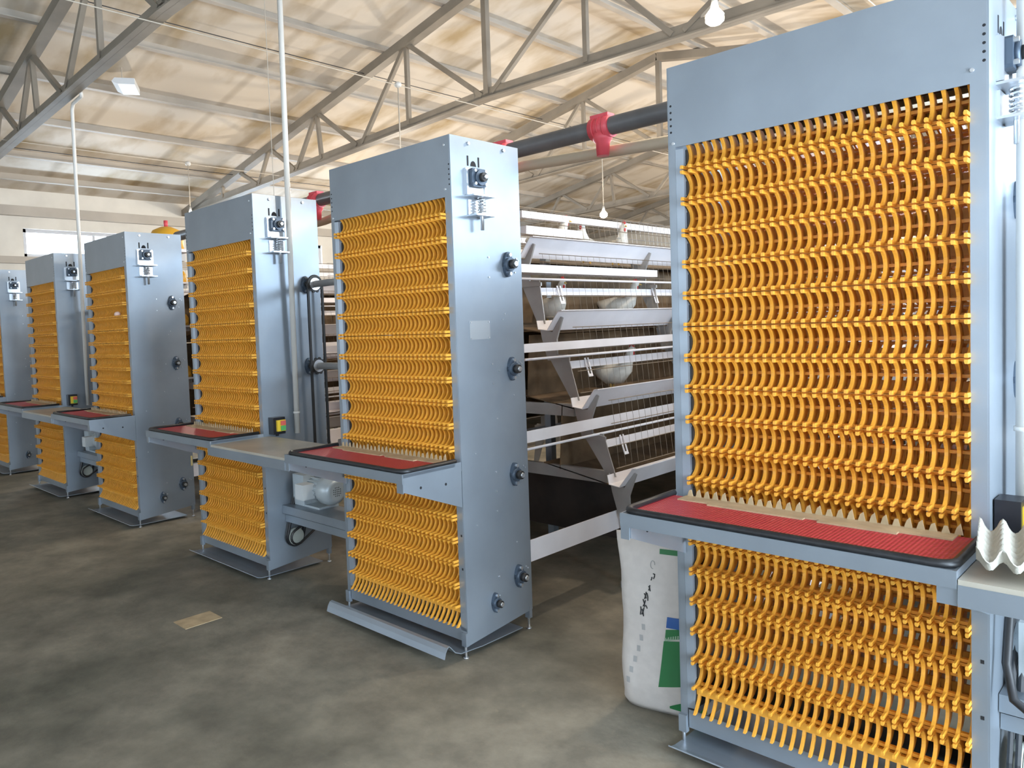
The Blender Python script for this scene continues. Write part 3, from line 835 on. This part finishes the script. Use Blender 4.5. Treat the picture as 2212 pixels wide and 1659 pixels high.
# ------------------------------------------------------------------ battery cages
TZ = [(1.93, .33), (1.49, .52), (1.045, .75), (.63, .98)]     # trough height and x for the row behind towers B and C
XC0 = -.386
LEN = 13.2
def cage_row(xc, label):
    t = thing('cage_row', label, 'cage row', (xc, 1.2, 0), 'stepped battery cage rows')
    yend = LEN - 1.2
    for s in (1, -1):
        def X(u): return s * (u - XC0)
        for i, (z, x) in enumerate(TZ):
            # feed trough
            prof = [(X(x - .125), z + .0), (X(x - .115), z - .05), (X(x - .05), z - .058), (X(x + .035), z + .052), (X(x + .058), z + .054)]
            MB().strip(prof, .004, 'y', -.05, yend).build('feed_trough', 'white_steel', t)
            # egg channel below and outside the trough
            cx, cz, h = [(.40, 1.795, .045), (.60, 1.345, .045), (.76, .905, .058), (.87, .375, .105)][i]
            y0 = [-.20, -.42, -.62, -.74][i]
            m = MB().strip([(X(cx - .09), cz - h / 2 - .005), (X(cx), cz - h / 2), (X(cx), cz + h / 2)], .004, 'y', y0, 1.31 if i == 0 else yend)
            ec = m.build('egg_channel', 'white_steel', t)
            if i < 3:
                MB().tube([(X(cx + .005), y0, cz - .062), (X(cx + .005), yend, cz - .062)], .007, 8).build('guide_rod', 'white_steel', ec)
            # rail carrying slotted clips
            rx, rz = x + .02, z - .265
            if i < 3:
                ra = MB().box(X(rx) - .004, X(rx) + .004, .02, yend, rz - .022, rz + .022).build('cage_rail', 'white_steel', t)
                for k in range(5):
                    yy = .20 + k * 1.1
                    q_ = MB()
                    q_.prism([(X(rx + .008), rz + .035), (X(rx + .035), rz - .060), (X(rx + .032), rz - .063), (X(rx + .005), rz + .032)], 'y', yy, yy + .012)
                    q_.prism([(X(rx + .008), rz + .035), (X(rx + .035), rz - .060), (X(rx + .032), rz - .063), (X(rx + .005), rz + .032)], 'y', yy + .030, yy + .042)
                    q_.prism([(X(rx + .035), rz - .060), (X(rx + .032), rz - .063), (X(rx + .038), rz - .078), (X(rx + .041), rz - .075)], 'y', yy, yy + .042)
                    q_.build('slotted_clip', 'white_steel', ra)
            # frame plates that hold the trough
            for k in range(7):
                yy = k * 1.3
                poly = [(X(x - .150), z + .0 if i else z + .04), (X(x - .118), z - .055), (X(x - .05), z - .068), (X(x + .012), z + .02), (X(x + .026), z + .012), (X(x - .02), z - .11), (X(x - .02), z - .20),
                        (X(x + .065), z - .215), (X(x + .065), z - .235), (X(x - .09), z - .235), (X(x - .13), z - .10)]
                MB().prism(poly, 'y', yy, yy + .012).build('trough_bracket', 'cage_steel', t)
                # leg piece down to the next tier
                nx, nz = (TZ[i + 1][1] - .165, TZ[i + 1][0] - .02) if i < 3 else (x + .05, .0)
                MB().prism([(X(x - .10), z - .20), (X(x + .045), z - .20), (X(nx + .055), nz), (X(nx), nz)], 'y', yy + .012, yy + .018).build('frame_leg', 'cage_steel', t)
            # wire front above the trough
            w = MB(); n = 100
            b0 = Vector((X(x - .13), 0, z + .02)); b1 = Vector((X(x - .17), 0, z + .40 if i else z + .26))
            for k in range(n):
                yy = .08 + k * .066
                w.tube([b0 + Vector((0, yy, 0)), b1 + Vector((0, yy, 0))], .0011, 4, False)
            for f in (0, .33, .66, 1):
                p_ = b0.lerp(b1, f); w.tube([p_ + Vector((0, .05, 0)), p_ + Vector((0, yend, 0))], .0025, 4, False)
            w.build('wire_front', 'cage_wire', t)
            # sloping wire floor board and dirty backing board
            MB().strip([(X(x - .12), z - .075), (X(x - .62), z + .01)], .006, 'y', .02, yend).build('cage_floor', 'curtain', t)
            if i:
                MB().strip([(X(x - .50), z - .02), (X(x - .47), z + .36)], .006, 'y', .02, yend).build('backing_board', 'curtain', t)
        # uprights at the row
        for k in range(5):
            yy = .5 + k * 2.6
            MB().box(X(.02) - .025, X(.02) + .025, yy, yy + .05, 0, 2.02).build('upright', 'galv', t)
        # rails along the top
        MB().box(X(.10) - .02, X(.10) + .02, .18, yend, 2.145, 2.188).build('top_rail', 'white_steel', t)
        MB().box(X(.12) - .03, X(.12) + .03, .18, .78, 2.035, 2.09).build('top_rail', 'white_steel', t)
        w = MB()
        for k in range(60):
            w.tube([(X(.14), 1.25 + k * .06, 1.96), (X(.12), 1.25 + k * .06, 2.20)], .0018, 4, False)
        for zz in (2.07, 2.14, 2.20): w.tube([(X(.13), 1.22, zz), (X(.13), 4.9, zz)], .0025, 4, False)
        w.build('wire_front', 'cage_steel', t)
        MB().box(X(.92) - .03, X(.92) + .03, .0, yend, .0, .035).build('floor_rail', 'cage_steel', t)
    for (zz, hw) in ((.965, .98), (.600, 1.19)):
        MB().box(-hw, hw, .02, .05, zz - .035, zz + .035).build('cross_beam', 'cage_steel', t)
    MB().box(-1.10, 1.10, .30, .32, .17, .56).build('pit_shade_board', 'pit', t)  # added dark sheet: painted shade in the void below the lowest tier
    return t
cage_row(XC0, 'long stepped cage row with pale troughs, seen between the two nearest elevators')
cage_row(XD + (XE + W - XD) / 2, 'stepped cage row with yellow tanks at its end, behind the fourth and fifth elevators')
cage_row(XA + W + .386, 'stepped cage row behind the nearest elevator, glimpsed through its orange hooks')

# hens at the wire
HEN = {}
def hen_mesh():
    m = MB()
    pts = [(-.16, 0, .17), (-.10, 0, .145), (-.03, 0, .125), (.05, 0, .13), (.10, 0, .17), (.125, 0, .235), (.14, 0, .29), (.155, 0, .305), (.175, 0, .30)]
    return m.tube(pts, .05, 14, True, [.012, .055, .085, .080, .055, .034, .028, .026, .010])
HB = hen_mesh().mesh('hen_body', 'hen')
HC = MB().prism([(.13, .322), (.165, .312), (.172, .335), (.160, .328), (.156, .348), (.146, .332), (.138, .345)], 'y', -.004, .004).mesh('comb', 'comb')
HWt = MB().ball((.160, 0, .275), .014, 8, 6, (.7, .8, 1.4)).mesh('wattle', 'comb')
HK = MB().tube([(.178, 0, .300), (.200, 0, .292)], .007, 6, True, [.008, .001]).mesh('beak', 'beak')
HL = MB().tube([(-.01, .025, .07), (-.005, .028, 0)], .007, 6).tube([(-.01, -.025, .07), (-.005, -.028, 0)], .007, 6).mesh('leg', 'beak')
def hen(x, y, z, rz, label):
    t = thing('hen', label, 'hen', (x, y, z), 'white hens in the cages', rz)
    for n, me in (('hen_body', HB), ('comb', HC), ('wattle', HWt), ('beak', HK), ('leg', HL)): part(n, me, t)
    t.scale = (.9, .9, .9)
hen(.02, 2.20, 1.885, -1.2, 'white hen behind the top wire, left of the pair above the highest trough')
hen(.03, 2.56, 1.885, -.5, 'white hen behind the top wire at right, near the upright of the nearest elevator')
hen(.16, 2.36, 1.455, .4, 'white hen peering out above the second trough at right')
hen(.14, 1.62, 1.455, -.3, 'white hen in the second cage tier near the slotted clips')
hen(.38, 1.95, 1.012, .2, 'white hen in shade behind the third trough')
hen(.02, 1.75, 1.885, .9, 'white hen low behind the silver top rail')

# yellow water tanks at the end of the row behind D and E
def water_tank(x, z, s, label):
    t = thing('water_tank', label, 'water tank', (x, 1.06, z), 'yellow water tanks')
    t.scale = (s, s, s)
    m = MB(); m.tube([(0, 0, 0), (0, 0, .01), (0, 0, .08), (0, 0, .115), (0, 0, .135)], .1, 20, True, [.088, .095, .095, .075, .03])
    m.tube([(.07, 0, .045), (.15, 0, .045)], .022, 12)
    m.build('tank_body', 'tank', t)
    MB().cyl((0, 0, .132), 'z', .012, .04, 10).build('cap', 'red_plastic', t)
    MB().box(-.11, .11, -.09, .09, -.018, 0).build('shelf', 'white_steel', t)
    MB().box(-.02, .02, .06, .10, -.06, -.018).build('shelf_bracket', 'cage_steel', t)
for (x, z, s, l) in ((-4.30, 2.36, 1.75, 'large yellow tank standing above the fourth elevator from the right'), (-4.11, 2.02, .95, 'yellow tank highest of the four in the narrow gap left of the chain-driven elevator'),
                     (-4.11, 1.59, .95, 'yellow tank second from top in the narrow gap left of the chain-driven elevator'), (-4.11, 1.07, .95, 'yellow tank lowest in the narrow gap left of the chain-driven elevator')):
    water_tank(x, z, s, l)
st = tag(MB().box(-4.30, -4.215, 1.10, 1.16, 0, 2.305).box(-4.46, -4.22, 1.0, 1.16, 2.305, 2.33).build('tank_stand', 'cage_steel'), 'grey upright stand behind the fourth elevator carrying the yellow tanks', 'stand')

# ------------------------------------------------------------------ feed pipe along the front of the rows
PY, PZ = .85, 2.412
t = thing('feed_pipe', 'long dark feed pipe running behind the tops of the elevators', 'pipe', (-2.0, PY, PZ))
MB().tube([(-1.6, 0, 0), (6.6, 0, 0)], .044, 20).build('pipe', 'pipe_dark', t)
for x in (1.085, .44, -1.34):
    m = MB(); m.cyl((x + 2.0 - .055, 0, 0), 'x', .054, .11, 20)
    m.tube([(x + 2, 0, -.02), (x + 2, 0, -.06), (x + 2, 0, -.075), (x + 2, 0, -.135)], .05, 18, True, [.050, .046, .034, .030])
    m.box(x + 2 - .05, x + 2 + .05, -.03, .03, .045, .062)
    o = m.build('red_outlet', 'red_plastic', t)
    for dx in (-.03, 0, .03):
        MB().tube([(x + 2 + dx - .004, 0, 0), (x + 2 + dx + .004, 0, 0)], .0575, 20).build('band', 'red_plastic', o)
t = thing('beige_tube', 'thinner beige tube below the dark feed pipe', 'pipe', (-2.02, .94, 2.315))
MB().tube([(-1.4, 0, -.10), (.65, 0, -.035), (.84, 0, -.014), (2.55, 0, .025), (3.41, 0, -.017), (4.6, 0, -.08)], .029, 14).build('pipe', 'pipe_beige', t)
for x in (-1.9, 3.1):
    tag(MB().tube([(x, .85, 2.455), (x, .85, ceil_z(x) - .02)], .003, 6).build('hanger_wire', 'wire'), 'thin wire holding up the dark feed pipe ' + ('near the third elevator' if x < 0 else 'above the nearest elevator'), 'wire')

# ------------------------------------------------------------------ lamps
def lamp(x, y, zj, zb, lit, label, watt=150):
    t = thing('hanging_lamp', label, 'lamp', (x, y, zj), 'bulbs hanging over the aisles')
    MB().ball((0, 0, 0), .036, 14, 8, (1, 1, .8)).build('junction_box', 'conduit', t)
    MB().tube([(0, 0, 0), (0, 0, zb - zj + .08)], .006, 8).build('cord', 'wire', t)
    MB().tube([(0, 0, zb - zj + .10), (0, 0, zb - zj + .045)], .017, 12, True, [.012, .020]).build('socket', 'conduit', t)
    dz = zb - zj
    b = MB(); b.tube([(0, 0, dz + .05), (0, 0, dz + .035), (0, 0, dz + .01), (0, 0, dz - .02), (0, 0, dz - .035), (0, 0, dz - .042)], .03, 16, True, [.014, .026, .045, .045, .028, .005])
    b.build('bulb', 'bulb' if lit else 'conduit', t)
    if lit:
        l = bpy.data.lights.new('bulb_light', 'POINT'); l.energy = watt; l.color = (1.0, .87, .70); l.shadow_soft_size = .05
        o = bpy.data.objects.new('bulb_light', l); COL.objects.link(o); o.location = (x, y, zb - .10)
    return t
lamp(1.40, 1.40, bottom_chord(1.4) - .06, 2.98, True, 'glowing bulb high up over the aisle, above the nearest elevator top edge', 60)
lamp(1.40, 5.00, bottom_chord(1.4) - .06, 2.98, True, 'glowing bulb seen through the upper hooks of the nearest elevator', 90)
lamp(-2.17, 5.70, bottom_chord(-2.17) - .06, 2.79, True, 'small glowing bulb far off over the cages, low between the two nearest elevators')
lamp(-2.17, 2.40, bottom_chord(-2.17) - .06, 2.98, True, 'hanging lamp whose white junction ball is above the second elevator', 60)
lamp(-5.77, 2.05, 3.62, 2.98, True, 'hanging lamp whose white junction ball is above the fourth elevator', 60)
lamp(1.40, 8.60, bottom_chord(1.4) - .06, 2.98, True, 'added unseen bulb over the right aisle')  # from here down: added bulbs, hidden from view, brightening the far ceiling
lamp(-2.17, 9.2, bottom_chord(-2.17) - .06, 2.79, True, 'added unseen bulb deep in the shed over the middle aisle')
lamp(1.40, 12.4, bottom_chord(1.4) - .06, 2.98, True, 'added unseen bulb at the far end of the right aisle')
lamp(-2.17, 12.6, bottom_chord(-2.17) - .06, 2.79, True, 'added unseen bulb at the far end of the middle aisle')
lamp(-5.77, 5.6, 3.62, 2.98, True, 'added unseen bulb deep in the shed over the left aisle')
for (x, l) in ((1.40, 'thin pale power wire under the roof above the nearest elevator'), (-2.17, 'thin pale power wire under the roof passing over the second elevator'), (-5.77, 'thin pale power wire under the roof at far left over the fourth elevator')):
    z = 3.62 if x < -5 else bottom_chord(x) - .06
    tag(MB().tube([(x, YF, z), (x, 0, z), (x, 6, z - .01), (x, YB, z)], .0045, 6).build('power_wire', 'wire'), l, 'wire')
for (x, l) in ((-3.9, 'dark thin cable along the roof over the third elevator'), (-7.1, 'dark thin cable along the roof near the left wall')):
    tag(MB().tube([(x, YF, ceil_z(x) - .16), (x, 2, ceil_z(x) - .19), (x, YB, ceil_z(x) - .16)], .005, 6).build('roof_cable', 'cable'), l, 'cable')
t = thing('junction_cover', 'white metal box hanging under the roof at upper left', 'box', (-5.15, 1.1, 4.22))
MB().prism([(-.13, .0), (-.10, .035), (.10, .035), (.10, -.03), (-.07, -.03)], 'y', -.19, .19).build('housing', mat('white_box_paint', (.72, .74, .76), .4), t)
MB().tube([(-.05, 0, .045), (-.05, 0, ceil_z(-5.2) - 4.22)], .006, 6).build('hanger', 'wire', t)
t.rotation_euler = (0, 0, math.radians(60))

tag(MB().box(-.07, .07, -.10, .10, .001, .004).build('card_scrap', 'paper'), 'small faded card scrap lying on the open floor', 'card').location = (-.50, -.60, 0)

# ------------------------------------------------------------------ camera
f = 1632.227; yaw, pit, rol = -.802568, -.050626, -.038142
Fv = Vector((math.sin(yaw) * math.cos(pit), math.cos(yaw) * math.cos(pit), math.sin(pit)))
rt = Vector((math.cos(yaw), -math.sin(yaw), 0)); up = rt.cross(Fv)
R_ = rt * math.cos(rol) + up * math.sin(rol); U_ = -rt * math.sin(rol) + up * math.cos(rol)
cam = bpy.data.cameras.new('camera'); co = bpy.data.objects.new('camera', cam); COL.objects.link(co)
mw = Matrix.Identity(4)
for i in range(3):
    mw[i][0] = R_[i]; mw[i][1] = U_[i]; mw[i][2] = -Fv[i]
mw[0][3], mw[1][3], mw[2][3] = 3.20454, -2.32369, 1.47421
co.matrix_world = mw
cam.sensor_width = 36; cam.lens = f / 2212 * 36
cam.shift_x = 144.843 / 2212; cam.shift_y = -40.276 / 2212
cam.clip_start = .05
SC.camera = co

# ------------------------------------------------------------------ daylight and added fill
w = bpy.data.worlds.new('sky'); SC.world = w; w.use_nodes = True
bg = w.node_tree.nodes['Background']; bg.inputs[0].default_value = (.80, .90, 1.0, 1); bg.inputs[1].default_value = 6.0
def daylight(name, loc, rot, sx, sy, e, col=(.66, .83, 1.0)):
    l = bpy.data.lights.new(name, 'AREA'); l.shape = 'RECTANGLE'; l.size = sx; l.size_y = sy; l.energy = e; l.color = col
    o = bpy.data.objects.new(name, l); COL.objects.link(o); o.location = loc; o.rotation_euler = rot
for (a, b_, z0, z1) in RW:
    daylight('right_wall_light', (XR + .22, (a + b_) / 2, (z0 + z1) / 2), (0, math.radians(90), 0), z1 - z0, b_ - a, (40 if a < 1 else 130) * (b_ - a))
for (a, b_, z0, z1) in LW:
    daylight('daylight_left', (XL - .22, (a + b_) / 2, (z0 + z1) / 2), (0, math.radians(-90), 0), z1 - z0, b_ - a, 60 * (b_ - a))
for (a, b_) in FILL_RW:
    daylight('right_wall_light', (XR + .22, (a + b_) / 2, (FZ0 + FZ1) / 2), (0, math.radians(90), 0), FZ1 - FZ0, b_ - a, 34 * (b_ - a))  # fill light for the tower sides, behind the added windows
for (a, b_) in FILL_FW:
    daylight('fill_front', ((a + b_) / 2, YF - .22, (FZ0 + FZ1) / 2), (math.radians(90), 0, 0), b_ - a, FZ1 - FZ0, 6 * (b_ - a))  # fill light for the tower fronts, behind the added windows
daylight('daylight_door', (XR + .3, (DOOR[0] + DOOR[1]) / 2, 1.25), (0, math.radians(90), 0), 2.5, DOOR[1] - DOOR[0], 300)

SC.view_settings.view_transform = 'Standard'; SC.view_settings.look = 'None'
SC.view_settings.exposure = -0.05; SC.view_settings.gamma = 1.0
SC.view_settings.use_curve_mapping = False
